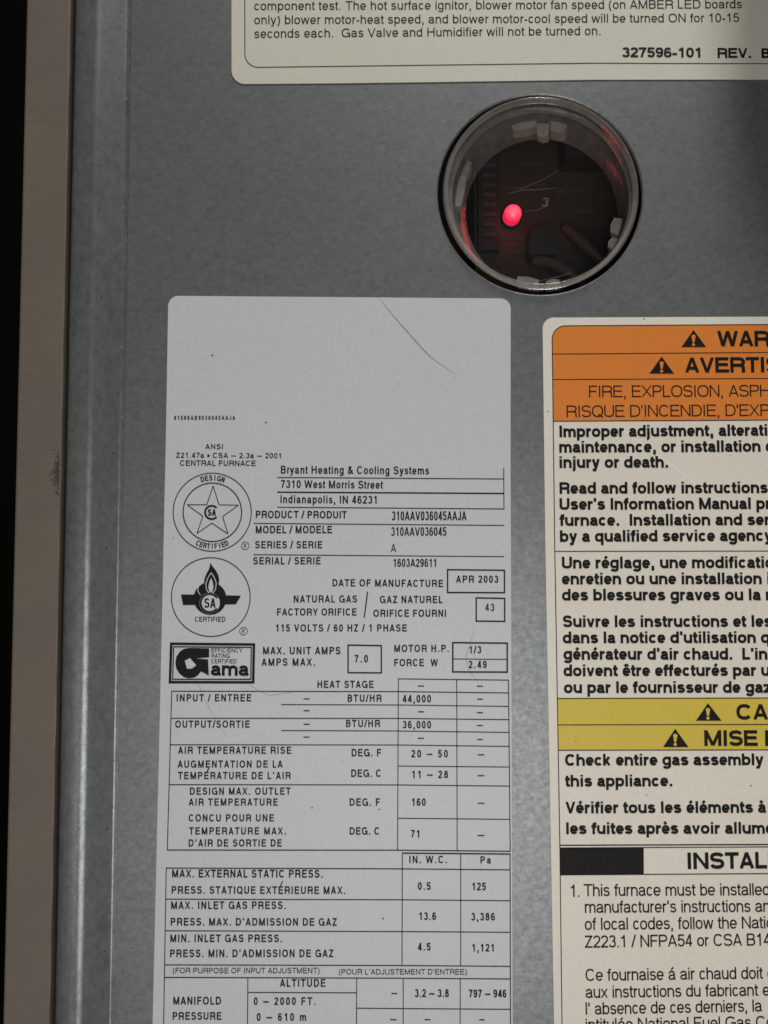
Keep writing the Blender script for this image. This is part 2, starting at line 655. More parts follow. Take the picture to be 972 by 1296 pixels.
        a((up, XH), (q, 0)); a((q, 0), (Mx, XH)); a((Mx, XH), (W - q, 0)); a((W - q, 0), (W - up, XH))
    elif ch == 'x':
        a((up, 0), (W - up, XH)); a((up, XH), (W - up, 0))
    elif ch == 'y':
        a((up, XH), (Mx, .02)); s.append(([(W - up, XH), (Mx, .02), (W * .40, -.17), (W * .1, D)], False))
    elif ch == 'z':
        a((0, X), (W, X)); a((0, B), (W, B)); a((w * .7, B), (W - w * .7, X))
    elif ch == '.':
        a((Mx, 0), (Mx, max(w, .12)))
    elif ch == ',':
        a((Mx, 0), (Mx, max(w, .12))); a((Mx + w * .25, .02), (Mx - w * .25, -.18))
    elif ch == "'":
        a((Mx, .68), (Mx, 1))
    elif ch == '-':
        a((0, .34), (W, .34))
    elif ch == '\u2013':
        a((0, .40), (W, .40))
    elif ch == '/':
        a((w * .2, -.02), (W - w * .2, 1.02))
    elif ch == '(':
        s.append((el(W + .12, .36, W + .12 - L, .66, 122, 238, 2.0), False))
    elif ch == ')':
        s.append((el(-.12, .36, W + .12 - L, .66, 58, -58, 2.0), False))
    elif ch == '&':
        s.append(([(W, 0), (W * .30, .66)] + el(W * .43, .80, W * .16, T - .80, 190, -20) + [(W * .2, .42)] +
                  el(W * .36, .24, W * .36 - L, .24 - B, 150, 300) + [(W * .9, .50)], False))
    elif ch == '!':
        a((Mx, .3), (Mx, 1)); a((Mx, 0), (Mx, .14))
    elif ch == '\u25a0':
        c(el(Mx, .42, .15, .16, 0, 342, 4))
        a((Mx - .2, .42), (Mx + .2, .42)); a((Mx - .2, .5), (Mx + .2, .5)); a((Mx - .2, .34), (Mx + .2, .34))
    return s


def char_box(ch, bold):
    base = ACC[ch][0] if ch in ACC else ch
    adv = ADV[base]
    if bold is True:
        adv += 55 if base.islower() and base not in 'ae' else 0
        adv += 30 if base in "',.!-" else 0
    l, r = BEAR[base]
    if bold is True:
        l, r = l * .48, r * .48
    elif bold == 'tight':
        l, r, adv = l * .55, r * .55, adv - (0.25 * (l + r) if base != ' ' else 0)
    return adv / 718.0, l / 718.0, r / 718.0


def layout(text, xs, track, w, bold):
    """pen positions; returns list of (char, x, W) and the drawn width"""
    out, x, last = [], 0.0, 0.0
    first = None
    for ch in text:
        adv, l, r = char_box(ch, bold)
        W = max(w, (adv - l - r) * xs)
        if ch != ' ':
            if first is None:
                first = x + l * xs
            out.append((ch, x + l * xs, W))
            last = x + l * xs + W
        x += l * xs + W + r * xs + track if ch != ' ' else adv * xs + track
    f0 = first or 0.0
    return [(ch, px - f0, W) for ch, px, W in out], last - f0


def char_strokes(ch, W, w):
    base, acc = ACC.get(ch, (ch, None))
    g = glyph(base, W, w)
    if acc:
        top = 1.0 if base.isupper() else XH
        m_ = W / 2
        if acc == 'acute':
            g.append(([(m_ - .05, top + .07), (m_ + .13, top + .28)], False))
        elif acc == 'grave':
            g.append(([(m_ + .05, top + .07), (m_ - .13, top + .28)], False))
        else:
            g.append(([(m_ - .15, top + .08), (m_, top + .25), (m_ + .15, top + .08)], False))
    return base, g


def text_strokes(text, p0, p1, cap_px, weight, fit=None, xmax=0.8, bold=False, wx=None):
    """text whose first `fit` characters span p0..p1 (baseline ends in pixels)"""
    a, b_ = P(*p0), P(*p1)
    d = (b_ - a)
    length = d.length
    d.normalize()
    up = Vector((-d.y, d.x))
    cap = (P(p0[0], p0[1] - cap_px) - a).length
    target = length / cap
    head = text if fit is None else text[:fit]
    w = weight
    # widest letters up to xmax, the rest of the length goes into letter spacing
    lo, hi = 0.3, 2.5
    for _ in range(40):
        m_ = (lo + hi) / 2
        if layout(head, m_, 0.0, w, bold)[1] > target:
            hi = m_
        else:
            lo = m_
    xs = min(lo, xmax)
    gaps = max(1, len(head) - 1)
    track = (target - layout(head, xs, 0.0, w, bold)[1]) / gaps if len(head) > 1 else 0.0
    glyphs, _ = layout(text, xs, track, w, bold)
    out = []
    for ch, px, W in glyphs:
        base, g = char_strokes(ch, W, w)
        lowc = base.islower() or base in ",Q()/"
        top = None if (base in '()/' or ch in ACC) else 1.0
        for pts, closed in g:
            v_, f_ = stroke([(x, y) for x, y in pts], w, closed)
            vv = []
            for q in v_:
                yq = q.y
                if base in 'AVWXMNKYZ47':
                    yq = min(1.0, max(0.0, yq))
                if base in 'vwxkz':
                    yq = max(0.0, yq)
                    if base != 'k':
                        yq = min(XH, yq)
                vv.append(a + d * ((px + q.x) * cap) + up * (yq * cap))
            out.append((vv, f_))
    return out


def text_line(parent, text, x0, x1, y0, cap, weight=0.178, y1=None, fit=None, xmax=0.82, bold=False, mat=None, name='text_line'):
    st_ = text_strokes(text, (x0, y0), (x1, y0 if y1 is None else y1), cap, weight,
                       fit=None if fit is None else len(fit), xmax=xmax, bold=bold)
    return ink(name, st_, mat or M_INK, parent)


def arc_text(parent, text, cx, cy, r, cap_px, weight, a_mid, span, inward, xmax=0.75):
    """lettering set round a circle; inward=False: feet towards the centre"""
    n = len(text)
    out = []
    cap = cap_px * PX
    for i, ch in enumerate(text):
        t = (i + .5) / n - .5
        ang = math.radians(a_mid - t * span if not inward else a_mid + t * span)
        c0 = P(cx + r * math.cos(ang), cy - r * math.sin(ang))
        upv = Vector((math.cos(ang), math.sin(ang)))
        if inward:
            upv = -upv
        right = Vector((upv.y, -upv.x))
        adv, l, rr = char_box(ch, False)
        W = max(weight, (adv - l - rr) * xmax)
        for pts, closed in glyph(ch, W, weight):
            v_, f_ = stroke(pts, weight, closed)
            out.append(([c0 + right * ((q.x - W / 2) * cap) + upv * (q.y * cap) for q in v_], f_))
    return ink('arc_lettering', out, M_INK, parent)


def circle_px(cx, cy, r, n=48):
    return [(cx + r * math.cos(2 * math.pi * k / n), cy + r * math.sin(2 * math.pi * k / n)) for k in range(n)]


# ================================================================== SETTING
# dark room behind the furnace
wallv = [(-1.2, 0.75, -1.0), (1.2, 0.75, -1.0), (1.2, 0.75, 1.0), (-1.2, 0.75, 1.0)]
wall = mesh_obj('wall', wallv, [(0, 1, 2, 3)], M_DARK)
wall['kind'] = 'structure'

# ================================================================== FURNACE PANEL
ZB, ZT = P(486, 1480).y, P(486, -190).y
PORT = P(683.5, 245.5)                    # centre of the sight port
PORT_R = (P(813, 245.5).x - P(554, 245.5).x) / 2
panel = empty('furnace_panel', (0.02, 0, ZB), 'galvanised steel furnace access panel with a bent left edge, behind all the labels', 'panel')

STEP = -0.0045                            # the flange stands this far in front of the panel
x_fold = P(149, 760).x
x_bead = P(112, 760, STEP).x
x_gap = P(79.0, 760, STEP).x
# main sheet: flat, with the round port cut out
x_r, segs = P(1240, 648).x, 72
V, F = [], []
ring = []
for k in range(segs):
    a_ = 2 * math.pi * k / segs
    ring.append((PORT.x + PORT_R * math.cos(a_), PORT.y + PORT_R * math.sin(a_)))
x_l = x_fold + 0.0012


def to_border(px, pz):
    dx, dz = px - PORT.x, pz - PORT.y
    t = 1e9
    if dx > 1e-9: t = min(t, (x_r - PORT.x) / dx)
    if dx < -1e-9: t = min(t, (x_l - PORT.x) / dx)
    if dz > 1e-9: t = min(t, (ZT - PORT.y) / dz)
    if dz < -1e-9: t = min(t, (ZB - PORT.y) / dz)
    return PORT.x + dx * t, PORT.y + dz * t


angs = [2 * math.pi * k / segs for k in range(segs)]
for cxn, czn in ((x_l, ZB), (x_r, ZB), (x_r, ZT), (x_l, ZT)):
    angs.append(math.atan2(czn - PORT.y, cxn - PORT.x) % (2 * math.pi))
angs = sorted(angs)
n = len(angs)
TH = 0.0011
for a_ in angs:
    ix, iz = PORT.x + PORT_R * math.cos(a_), PORT.y + PORT_R * math.sin(a_)
    ox, oz = to_border(PORT.x + math.cos(a_), PORT.y + math.sin(a_))
    V += [(ix, 0.0003, iz), (PORT.x + (PORT_R + .0004) * math.cos(a_), 0, PORT.y + (PORT_R + .0004) * math.sin(a_)), (ox, 0, oz), (ix, TH, iz), (ox, TH, oz)]
for k in range(n):
    i, j = 5 * k, 5 * ((k + 1) % n)
    F += [(i, i + 1, j + 1, j), (i + 1, i + 2, j + 2, j + 1), (i + 3, i, j, j + 3), (i + 4, i + 3, j + 3, j + 4)]
F = [f[::-1] for f in F]
mesh_obj('face_sheet', V, F, M_PANEL, panel)

# bent left edge: front flange, rolled bend, slope going back, hollow bend into the sheet
prof = [(x_gap - .0001, 0.030), (x_gap - .0001, STEP + .0012), (x_gap + .0003, STEP + .0003), (x_gap + .0012, STEP)]
xb0 = x_bead - 0.0016
for k in range(1, 6):
    prof.append((x_gap + .0012 + (xb0 - x_gap - .0012) * k / 5, STEP - .00012 * math.sin(math.pi * k / 5)))
slope = math.radians(33)
R1 = 0.0042
for k in range(1, 9):
    t = slope * k / 8
    prof.append((xb0 + R1 * math.sin(t), STEP + R1 * (1 - math.cos(t))))
x1, y1 = prof[-1]
R2 = 0.0011
ye = 0.00035
yend = ye - R2 * (1 - math.cos(slope))
x2 = x1 + (yend - y1) / math.tan(slope)
for k in range(1, 5):
    prof.append((x1 + (x2 - x1) * k / 4, y1 + (yend - y1) * k / 4))
xe = x2
for k in range(1, 6):
    t = slope * (1 - k / 5)
    prof.append((xe + R2 * (math.sin(slope) - math.sin(t)), ye - R2 * (1 - math.cos(t))))
prof.append((max(prof[-1][0] + 0.003, x_l + 0.003), ye))
dx_shift = x_fold - (xe + R2 * math.sin(slope))
# stretch the slope so that the hollow bend ends at the fold line
base_x = prof[3][0]
kx = (x_fold - base_x) / (xe + R2 * math.sin(slope) - base_x)
prof = [(x if x <= base_x else base_x + (x - base_x) * kx, y) for x, y in prof]
prof[-1] = (x_l + 0.003, ye)
V, F = [], []
rows = 60
rng = random.Random(3)
for r_ in range(rows + 1):
    z = ZB + (ZT - ZB) * r_ / rows
    jig = (rng.random() - .5) * 0.00010
    for (x, y) in prof:
        V.append((x + (jig if y > STEP + .0002 and y < 0 else 0), y, z))
m_ = len(prof)
for r_ in range(rows):
    for k in range(m_ - 1):
        i = r_ * m_ + k
        F.append((i, i + 1, i + m_ + 1, i + m_))
mesh_obj('bent_flange', V, F, M_FLANGE, panel, smooth=True)

# fine scratch running down the bare sheet towards the rating label
def hairline(parent, pts, w_px, mat, name='scratch_glare_strip', y=-0.00003):
    pl = to_plane(pts)
    V, F = [], []
    n_ = len(pl)
    for i, p in enumerate(pl):
        t = (pl[min(i + 1, n_ - 1)] - pl[max(i - 1, 0)]).normalized()
        nr = Vector((-t.y, t.x))
        ww = w_px * PX / 2 * (0.25 + 0.75 * math.sin(math.pi * (i + .3) / (n_ - .4)))
        V += [(p.x + nr.x * ww, y, p.y + nr.y * ww), (p.x - nr.x * ww, y, p.y - nr.y * ww)]
    for i in range(n_ - 1):
        F.append((2 * i, 2 * i + 1, 2 * i + 3, 2 * i + 2))
    return mesh_obj(name, V, F, mat, parent)


# bare bright nicks along the fold
nv, nf = [], []
rn = random.Random(21)
for k in range(46):
    yy_ = rn.uniform(5, 1290)
    q = P(158 - 17.2 * yy_ / 1296 + rn.gauss(.6, 1.3), yy_)
    a_, h_ = rn.uniform(.2, .7) * PX, rn.uniform(.3, 1.5) * PX
    i = len(nv)
    nv += [(q.x - a_, -.00004, q.y), (q.x, -.00004, q.y - h_), (q.x + a_, -.00004, q.y + .2 * h_), (q.x + .2 * a_, -.00004, q.y + h_)]
    nf.append((i, i + 1, i + 2, i + 3))
nk = mesh_obj('bare_nicks', nv, nf, M_NICK, panel)
nk['kind'] = 'stuff'
hairline(panel, [(352, 203), (366, 220), (381, 240), (398, 264), (418, 292), (440, 325), (462, 353), (474, 369)], 0.6, M_SCRATCH_D)

# ================================================================== PAINTED CASING EDGE
BY = -0.0032
casing = empty('casing_edge', (P(40, 648, BY).x, BY, ZB), 'beige painted steel casing edge running down beside the panel at the far left', 'casing')
xa, xb = P(15.7, 760, BY).x, P(73.6, 760, BY).x
sec = [(xa, 0.04), (xa, BY + .0007), (xa + .0002, BY + .0002), (xa + .0007, BY), (xb - .0003, BY), (xb - .0001, BY + .0001), (xb, BY + .0004), (xb, 0.04)]
V, F = [], []
for r_ in range(rows + 1):
    z = ZB + (ZT - ZB) * r_ / rows
    wob = 0.00006 * math.sin(r_ * 1.7) + (rng.random() - .5) * 0.00006
    for k, (x, y) in enumerate(sec):
        V.append((x + (wob if k in (5, 6) else 0), y, z))
m_ = len(sec)
for r_ in range(rows):
    for k in range(m_ - 1):
        i = r_ * m_ + k
        F.append((i, i + 1, i + m_ + 1, i + m_))
mesh_obj('enamel_face', V, F, M_BEIGE, casing, smooth=False)
# soot smudged out of the gap: many tiny flakes
sm_v, sm_f = [], []
rs = random.Random(11)
for k in range(260):
    px = 75.3 - abs(rs.gauss(0, 3.6))
    py = 599 + rs.gauss(0, 12)
    c0 = P(px, py, BY)
    L_ = rs.uniform(.5, 2.4) * PX
    a_ = rs.uniform(-.5, .5) + math.pi
    w_ = rs.uniform(.25, .7) * PX
    dx, dz = math.cos(a_) * L_, math.sin(a_) * L_
    i = len(sm_v)
    yy = BY - 0.00002 - k * 2e-7
    if c0.x > xb - .0004:
        continue
    sm_v += [(c0.x - dx, yy, c0.y - dz), (c0.x + dx * .3, yy, c0.y - w_), (c0.x + dx, yy, c0.y + dz), (c0.x + dx * .2, yy, c0.y + w_)]
    sm_f.append((i, i + 1, i + 2, i + 3))
sm = mesh_obj('soot_smudge', sm_v, sm_f, M_GRIME, casing)
sm['kind'] = 'stuff'

# ================================================================== SIGHT PORT
sight = empty('sight_glass', (PORT.x, 0, PORT.y), 'round clear plastic sight glass set in the steel panel above the labels', 'sight glass')


def lathe(name, profile, mat, parent, n=96, closed=False, a0=0.0, a1=2 * math.pi, cx=None, cz=None, drift=0.0):
    cx = PORT.x if cx is None else cx
    cz = PORT.y if cz is None else cz
    full = abs(a1 - a0 - 2 * math.pi) < 1e-6
    V, F = [], []
    cnt = n if full else n + 1
    for k in range(cnt):
        a_ = a0 + (a1 - a0) * k / n
        for r, y in profile:
            V.append((cx + r * math.cos(a_) + drift * y / DEEP, y, cz + r * math.sin(a_)))
    m_ = len(profile)
    for k in range(n):
        kn = (k + 1) % cnt
        for i in range(m_ if closed else m_ - 1):
            j = (i + 1) % m_
            F.append((k * m_ + i, kn * m_ + i, kn * m_ + j, k * m_ + j))
    return mesh_obj(name, V, F, mat, parent, smooth=True)


pr = PORT_R
r_out = pr - 6.0 * PX
r_in = pr - 11.0 * PX
r_back = 104.0 * PX
DEEP = 0.0140
DRIFT = 14.0 * PX          # the moulding sits slightly crooked in its hole
# rounded lip
lip = []
for k in range(12):
    a_ = 2 * math.pi * k / 12
    lip.append((r_out - .0009 + .0009 * math.cos(a_), -0.0008 + .0012 * math.sin(a_)))
lathe('rim_lip', lip, M_CLEAR, sight, closed=True)
# tapering side wall, two skins with moulded steps
wall_p = [(r_out - .0006, 0.0), (r_in, .0022), (r_in - .0004, .0030), (r_in - .0010, .0060), (r_in - .0016, .0066), (r_back + .0004, DEEP - .001), (r_back, DEEP)]
lathe('side_wall', wall_p, M_CLEAR, sight, drift=DRIFT)
lathe('moulded_step', [(r_in + .0002, .0026), (r_in - .0012, .0032), (r_in - .0014, .0038), (r_in - .0004, .0042)], M_CLEAR, sight, drift=DRIFT)
lathe('window', [(0.00001, DEEP + .0003), (r_back * .5, DEEP + .0002), (r_back, DEEP)], M_LENS, sight, drift=DRIFT)


def tab(parent, ang, width, r0, r1, y0, y1, twist=0.0):
    """a moulded snap tab: curved block between two radii"""
    V, F = [], []
    ns = 5
    for k in range(ns + 1):
        a_ = ang + (k / ns - .5) * width
        t = abs(k / ns - .5) * 2
        ra = r0 + (0.0007 * t)
        for (r, y) in ((ra, y0), (r1, y0), (r1, y1), (ra + twist, y1)):
            V.append((PORT.x + r * math.cos(a_) + DRIFT * y / DEEP, y, PORT.y + r * math.sin(a_)))
    for k in range(ns):
        for i in range(4):
            j = (i + 1) % 4
            F.append((4 * k + i, 4 * k + j, 4 * k + 4 + j, 4 * k + 4 + i))
    F += [(3, 2, 1, 0), (4 * ns, 4 * ns + 1, 4 * ns + 2, 4 * ns + 3)]
    return mesh_obj('snap_tab', V, F, M_TAB, parent, smooth=False)


D2R = math.pi / 180
for ang, wd, r0, r1 in ((101, 17, 104, 115), (88, 9, 93, 112), (77, 11, 99, 114),
                        (170, 22, 103, 114), (154, 13, 106, 115),
                        (-16, 12, 96, 110), (-29, 8, 102, 112),
                        (-100, 16, 99, 110), (-82, 10, 100, 110)):
    tab(sight, ang * D2R, wd * D2R, r0 * PX, r1 * PX, DEEP - .0062 - .001 * math.sin(ang), DEEP - .0012, .0006)

# glare streaks built as thin pale strips on the window, with one crack line
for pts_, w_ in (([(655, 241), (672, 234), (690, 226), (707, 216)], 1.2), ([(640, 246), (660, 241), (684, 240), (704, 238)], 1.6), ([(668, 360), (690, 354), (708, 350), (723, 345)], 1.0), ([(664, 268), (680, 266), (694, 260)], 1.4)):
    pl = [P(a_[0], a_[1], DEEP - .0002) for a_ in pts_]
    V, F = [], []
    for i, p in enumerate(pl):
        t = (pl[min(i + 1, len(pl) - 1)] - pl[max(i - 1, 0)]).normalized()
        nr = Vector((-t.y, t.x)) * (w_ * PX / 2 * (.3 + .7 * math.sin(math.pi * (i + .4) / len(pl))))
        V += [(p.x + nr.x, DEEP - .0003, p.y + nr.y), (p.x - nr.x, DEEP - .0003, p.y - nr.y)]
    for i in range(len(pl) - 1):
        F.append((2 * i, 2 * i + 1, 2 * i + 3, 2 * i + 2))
    mesh_obj('scratch_glare_strip', V, F, M_CLEAR, sight)

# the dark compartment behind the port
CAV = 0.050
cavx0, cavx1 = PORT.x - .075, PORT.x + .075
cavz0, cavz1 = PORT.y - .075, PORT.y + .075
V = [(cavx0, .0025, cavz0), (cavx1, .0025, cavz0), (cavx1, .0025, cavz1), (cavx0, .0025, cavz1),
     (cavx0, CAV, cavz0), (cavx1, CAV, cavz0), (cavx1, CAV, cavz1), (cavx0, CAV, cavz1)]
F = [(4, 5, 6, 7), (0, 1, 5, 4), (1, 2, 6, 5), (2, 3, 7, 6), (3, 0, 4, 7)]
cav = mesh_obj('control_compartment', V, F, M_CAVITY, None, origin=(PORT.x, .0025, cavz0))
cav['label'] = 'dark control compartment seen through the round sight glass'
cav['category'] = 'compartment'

# circuit board with its lit lamp
BDY = 0.034
bz = P(690, 262, BDY)
board = empty('circuit_board', (bz.x, BDY, bz.y), 'dim circuit board with a lit red lamp behind the round sight glass', 'circuit board')


def box(name, x0, x1, z0, z1, y0, y1, mat, parent):
    return prism(name, [(x0, z0), (x1, z0), (x1, z1), (x0, z1)], y0, y1 - y0, mat, parent)


def boxpx(name, px0, px1, py0, py1, yfront, thick, mat, parent):
    a_, b_ = P(px0, py1, yfront), P(px1, py0, yfront)
    return box(name, a_.x, b_.x, a_.y, b_.y, yfront, yfront + thick, mat, parent)


boxpx('board', 601, 800, 120, 385, BDY, .0016, M_BOARD, board)
# LED: short cylinder with a domed end
lc = P(650, 267.6, BDY - .006)
lr = 11.6 * PX * (BDY - .006 - CAM.y) / -CAM.y
led = lathe('lamp_body', [(lr * .98, BDY), (lr, BDY - .0042), (lr * .93, BDY - .0052), (lr * .75, BDY - .0060), (lr * .45, BDY - .0065), (.00001, BDY - .0067)], M_LED, board, n=40, cx=lc.x, cz=lc.y)
lathe('lamp_collar', [(lr * 1.18, BDY), (lr * 1.18, BDY - .0012), (lr * .98, BDY - .0014)], M_CHIP, board, n=40, cx=lc.x, cz=lc.y)
glow = bpy.data.lights.new('lamp_glow', 'POINT')
glow.energy = 0.0024
glow.color = (1.0, 0.05, 0.06)
glow.shadow_soft_size = lr
glo = bpy.data.objects.new('lamp_glow', glow)
glo.location = (lc.x, BDY - .0095, lc.y)
scene.collection.objects.link(glo)
boxpx('connector', 606, 632, 186, 316, BDY - .0035, .0035, M_CHIP, board)
for k in range(8):
    boxpx('connector_pin', 611, 628, 206 + k * 12.5, 211 + k * 12.5, BDY - .0042, .0007, M_MARK, board)
boxpx('relay', 716, 775, 150, 200, BDY - .010, .010, M_CHIP, board)
boxpx('capacitor', 671, 706, 288, 322, BDY - .008, .008, M_CHIP, board)
for (x0, x1, y0, y1) in ((640, 668, 236, 240), (673, 690, 232, 236), (705, 716, 238, 246), (720, 727, 238, 246), (731, 745, 240, 244), (728, 752, 264, 270), (660, 690, 205, 208), (640, 664, 300, 304), (645, 672, 318, 322)):
    boxpx('print_glare_mark', x0, x1, y0, y1, BDY - .0003, .0002, M_MARK, board)
# little white 3-shaped glare of the lamp, drawn as a mark on the board
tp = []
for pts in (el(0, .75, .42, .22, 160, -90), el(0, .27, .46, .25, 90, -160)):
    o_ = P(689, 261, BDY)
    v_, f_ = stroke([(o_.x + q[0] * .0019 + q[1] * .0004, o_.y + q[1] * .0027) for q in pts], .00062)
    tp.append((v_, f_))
ink('print_glare_mark', tp, M_WHITE, board, y=BDY - .0004)


def tube(name, pts, r, mat, parent, n=12):
    pts = [Vector(p) for p in pts]
    # smooth the path
    path = []
    for i in range(len(pts) - 1):
        p0 = pts[max(i - 1, 0)]; p1 = pts[i]; p2 = pts[i + 1]; p3 = pts[min(i + 2, len(pts) - 1)]
        for k in range(8):
            t = k / 8
            path.append(0.5 * ((2 * p1) + (p2 - p0) * t + (2 * p0 - 5 * p1 + 4 * p2 - p3) * t * t + (3 * p1 - p0 - 3 * p2 + p3) * t ** 3))
    path.append(pts[-1])
    V, F = [], []
    for i, p in enumerate(path):
        t = (path[min(i + 1, len(path) - 1)] - path[max(i - 1, 0)]).normalized()
        u = t.cross(Vector((0, 1, 0.01))).normalized()
        w_ = t.cross(u)
        for k in range(n):
            a_ = 2 * math.pi * k / n
            V.append(p + u * (r * math.cos(a_)) + w_ * (r * math.sin(a_)))
    for i in range(len(path) - 1):
        for k in range(n):
            F.append((i * n + k, i * n + (k + 1) % n, (i + 1) * n + (k + 1) % n, (i + 1) * n + k))
    F += [tuple(range(n))[::-1], tuple(range((len(path) - 1) * n, len(path) * n))]
    o = mesh_obj(name, V, F, mat, parent, origin=path[0], smooth=True)
    return o


def w3(px, py, y):
    q = P(px, py, y)
    return (q.x, y, q.y)


for pts, lab in (([w3(716, 288, .031), w3(735, 305, .026), w3(758, 326, .024), w3(790, 352, .026)], 'upper of two grey-brown wires crossing the lower right of the sight glass'),
                 ([w3(676, 330, .029), w3(700, 334, .025), w3(726, 350, .023), w3(760, 380, .025)], 'lower of two grey-brown wires crossing the bottom of the sight glass')):
    o = tube('wire', pts, .0018, M_WIRE, None)
    o['label'] = lab
    o['category'] = 'wire'
    o['group'] = 'wires behind the sight glass'

# hose added unseen beyond the upper right corner to cast a soft shadow
hz = []
for px, py, y in ((966, -330, -.034), (968, -160, -.031), (970, -20, -.029), (973, 110, -.028), (990, 215, -.026), (1042, 270, -.020), (1100, 310, -.008), (1125, 315, .0004)):
    q = P(px, py)
    S_ = Vector((q.x, 0, q.y))
    t = y / CEIL.y
    hz.append(S_ + (CEIL - S_) * t)
blocker = tube('shade_blocker', hz, .0125, M_CHIP, None, n=20)
blocker['label'] = 'added unseen black hose just beyond the upper right corner, shading the panel there'
blocker['category'] = 'blocker'

# ================================================================== LABELS
SHEET_Y = -0.0002


def sheet(name_root, label, outline, radii, mat, face='face_sheet'):
    pl = to_plane(rounded(outline, radii))
    cx = sum(p.x for p in pl) / len(pl)
    zz = min(p.y for p in pl)
    root = empty(name_root, (cx, 0, zz), label, 'label')
    prism(face, pl, SHEET_Y, -SHEET_Y - 0.00002, mat, root)
    return root


# ---- top instruction label
top = sheet('instruction_label', 'cream instruction label ending above the round sight glass, cut by the top of the picture',
            [(293, -130), (293.2, 106.8), (420, 105.9), (533, 104.5), (753, 101.3), (972, 101.0), (1075, 101.5), (1075, -130)],
            [14, 17, 0, 0, 0, 0, 17, 14], M_CREAM_TOP)
fr = rounded([(309.6, -116), (310.2, 86.0), (533, 83.2), (753, 80.5), (972, 81.3), (1058, 82)], [0, 17, 0, 0, 0, 0])
rule(top, fr[1:] if False else fr, 1.15, name='border_rule')
text_line(top, 'component test. The hot surface ignitor, blower motor fan speed (on AMBER LED boards', 322, 938.5, 13.7, 11.2, .128, y1=11.3, xmax=1.3)
text_line(top, 'only) blower motor-heat speed, and blower motor-cool speed will be turned ON for 10-15', 322, 935, 31.4, 11.2, .128, y1=28.6, xmax=1.3)
text_line(top, 'seconds each.  Gas Valve and Humidifier will not be turned on.', 322, 760, 48.8, 11.2, .128, y1=45.0, xmax=1.3)
text_line(top, '327596-101', 787, 888.5, 73.2, 12.8, .222, y1=73.6, xmax=1.3, bold=True)
text_line(top, 'REV.', 907.8, 951, 74, 12.8, .222, y1=74.2, xmax=1.3, bold=True)
text_line(top, 'B', 963.5, 974, 74.4, 12.8, .222, xmax=1.3, bold=True)

# ---- rating label
rat = sheet('rating_label', 'tall grey-white rating label with a printed table, below and left of the sight glass',
            [(213.2, 374.6), (210.6, 530), (206.6, 720), (201.5, 950), (190, 1440), (650, 1440), (648.6, 1280), (647, 850), (646, 570), (646.2, 378)],
            [13, 0, 0, 0, 12, 12, 0, 0, 0, 13], M_RATING)
T_ = lambda *a_, **k_: text_line(rat, *a_, **k_)
T_('81588AB9036045AAJA', 220.5, 298, 531.6, 5.4, .19, mat=M_INK_SOFT, xmax=.78)
T_('ANSI', 260, 282.5, 568.6, 6.6, .175, xmax=1.0)
T_('Z21.47a \u25a0 CSA \u2013 2.3a \u2013 2001', 223, 356.8, 579.5, 6.7, .175, y1=580.2, xmax=1.0)
T_('CENTRAL FURNACE', 228, 323.8, 589.5, 7.0, .175, y1=590, xmax=1.0)
T_('Bryant Heating & Cooling Systems', 355.5, 543, 599.5, 10, .165, y1=600.6)
T_('7310 West Morris Street', 355.5, 484.5, 617.6, 10, .165, y1=618.7)
T_('Indianapolis, IN 46231', 355, 478, 636.8, 10, .165, y1=637.6)
T_('PRODUCT / PRODUIT', 323.8, 439, 655.8, 9.5, y1=656.3)
T_('310AAV036045AAJA', 495.8, 590.5, 658.6, 11.5, .14)
T_('MODEL / MODELE', 323.8, 420.5, 675, 9.5)
T_('310AAV036045', 495, 565, 678.2, 11, .14)
T_('SERIES / SERIE', 323, 408, 694, 9.2)
T_('A', 494.5, 501.5, 698.6, 10, .13)
T_('SERIAL / SERIE', 320.5, 406, 714.3, 9.2)
T_('1603A29611', 497.5, 553, 717.4, 10.2, .15)
T_('DATE OF MANUFACTURE', 420.8, 560.8, 742, 9.2, y1=743)
T_('APR 2003', 577, 630.5, 737.5, 9.2)
T_('NATURAL GAS', 371.8, 452, 762.5, 9.2)
T_('GAZ NATUREL', 480.8, 560, 763.2, 9.2)
T_('43', 614, 625.5, 773.2, 9.2, .15)
T_('FACTORY ORIFICE', 350.8, 451.5, 779, 9.2)
T_('ORIFICE FOURNI', 472.5, 564.5, 780.6, 9.2)
T_('115 VOLTS / 60 HZ / 1 PHASE', 348.8, 515, 799.2, 9.2)
T_('MAX. UNIT AMPS', 333, 431, 828, 9.5)
T_('AMPS MAX.', 331, 398.8, 842.5, 9.5)
T_('7.0', 448.8, 465.8, 838.2, 9.5)
T_('MOTOR H.P.', 499, 568, 825, 9.2)
T_('FORCE  W', 499, 554.3, 843, 9.2)
T_('1/3', 593.3, 609, 826.7, 9.2)
T_('2.49', 593, 615.8, 845.4, 9.2)
T_('HEAT STAGE', 401.8, 473, 870.5, 9.2)
T_('INPUT / ENTREE', 223.8, 318.3, 887.5, 9.2)
T_('BTU/HR', 440, 483, 888, 9.2)
T_('44,000', 509.5, 545.5, 888.8, 9.5)
T_('OUTPUT/SORTIE', 222, 316.3, 920.8, 9.2)
T_('BTU/HR', 438, 481, 920, 9.2)
T_('36,000', 509.5, 545.5, 921.6, 9.5)
T_('AIR TEMPERATURE RISE', 225.5, 368.8, 953.8, 9.2)
T_('AUGMENTATION DE LA', 225, 358, 971.3, 9.2)
T_("TEMPERATURE DE L'AIR", 225.5, 368, 985.8, 9.2)
T_('DESIGN MAX. OUTLET', 240.5, 368, 1005.5, 9.2)
T_('AIR TEMPERATURE', 239, 351.8, 1019.3, 9.2)
T_('CONCU POUR UNE', 239, 346.8, 1039.3, 9.2)
T_('TEMPERATURE MAX.', 239.5, 362, 1055.8, 9.2)
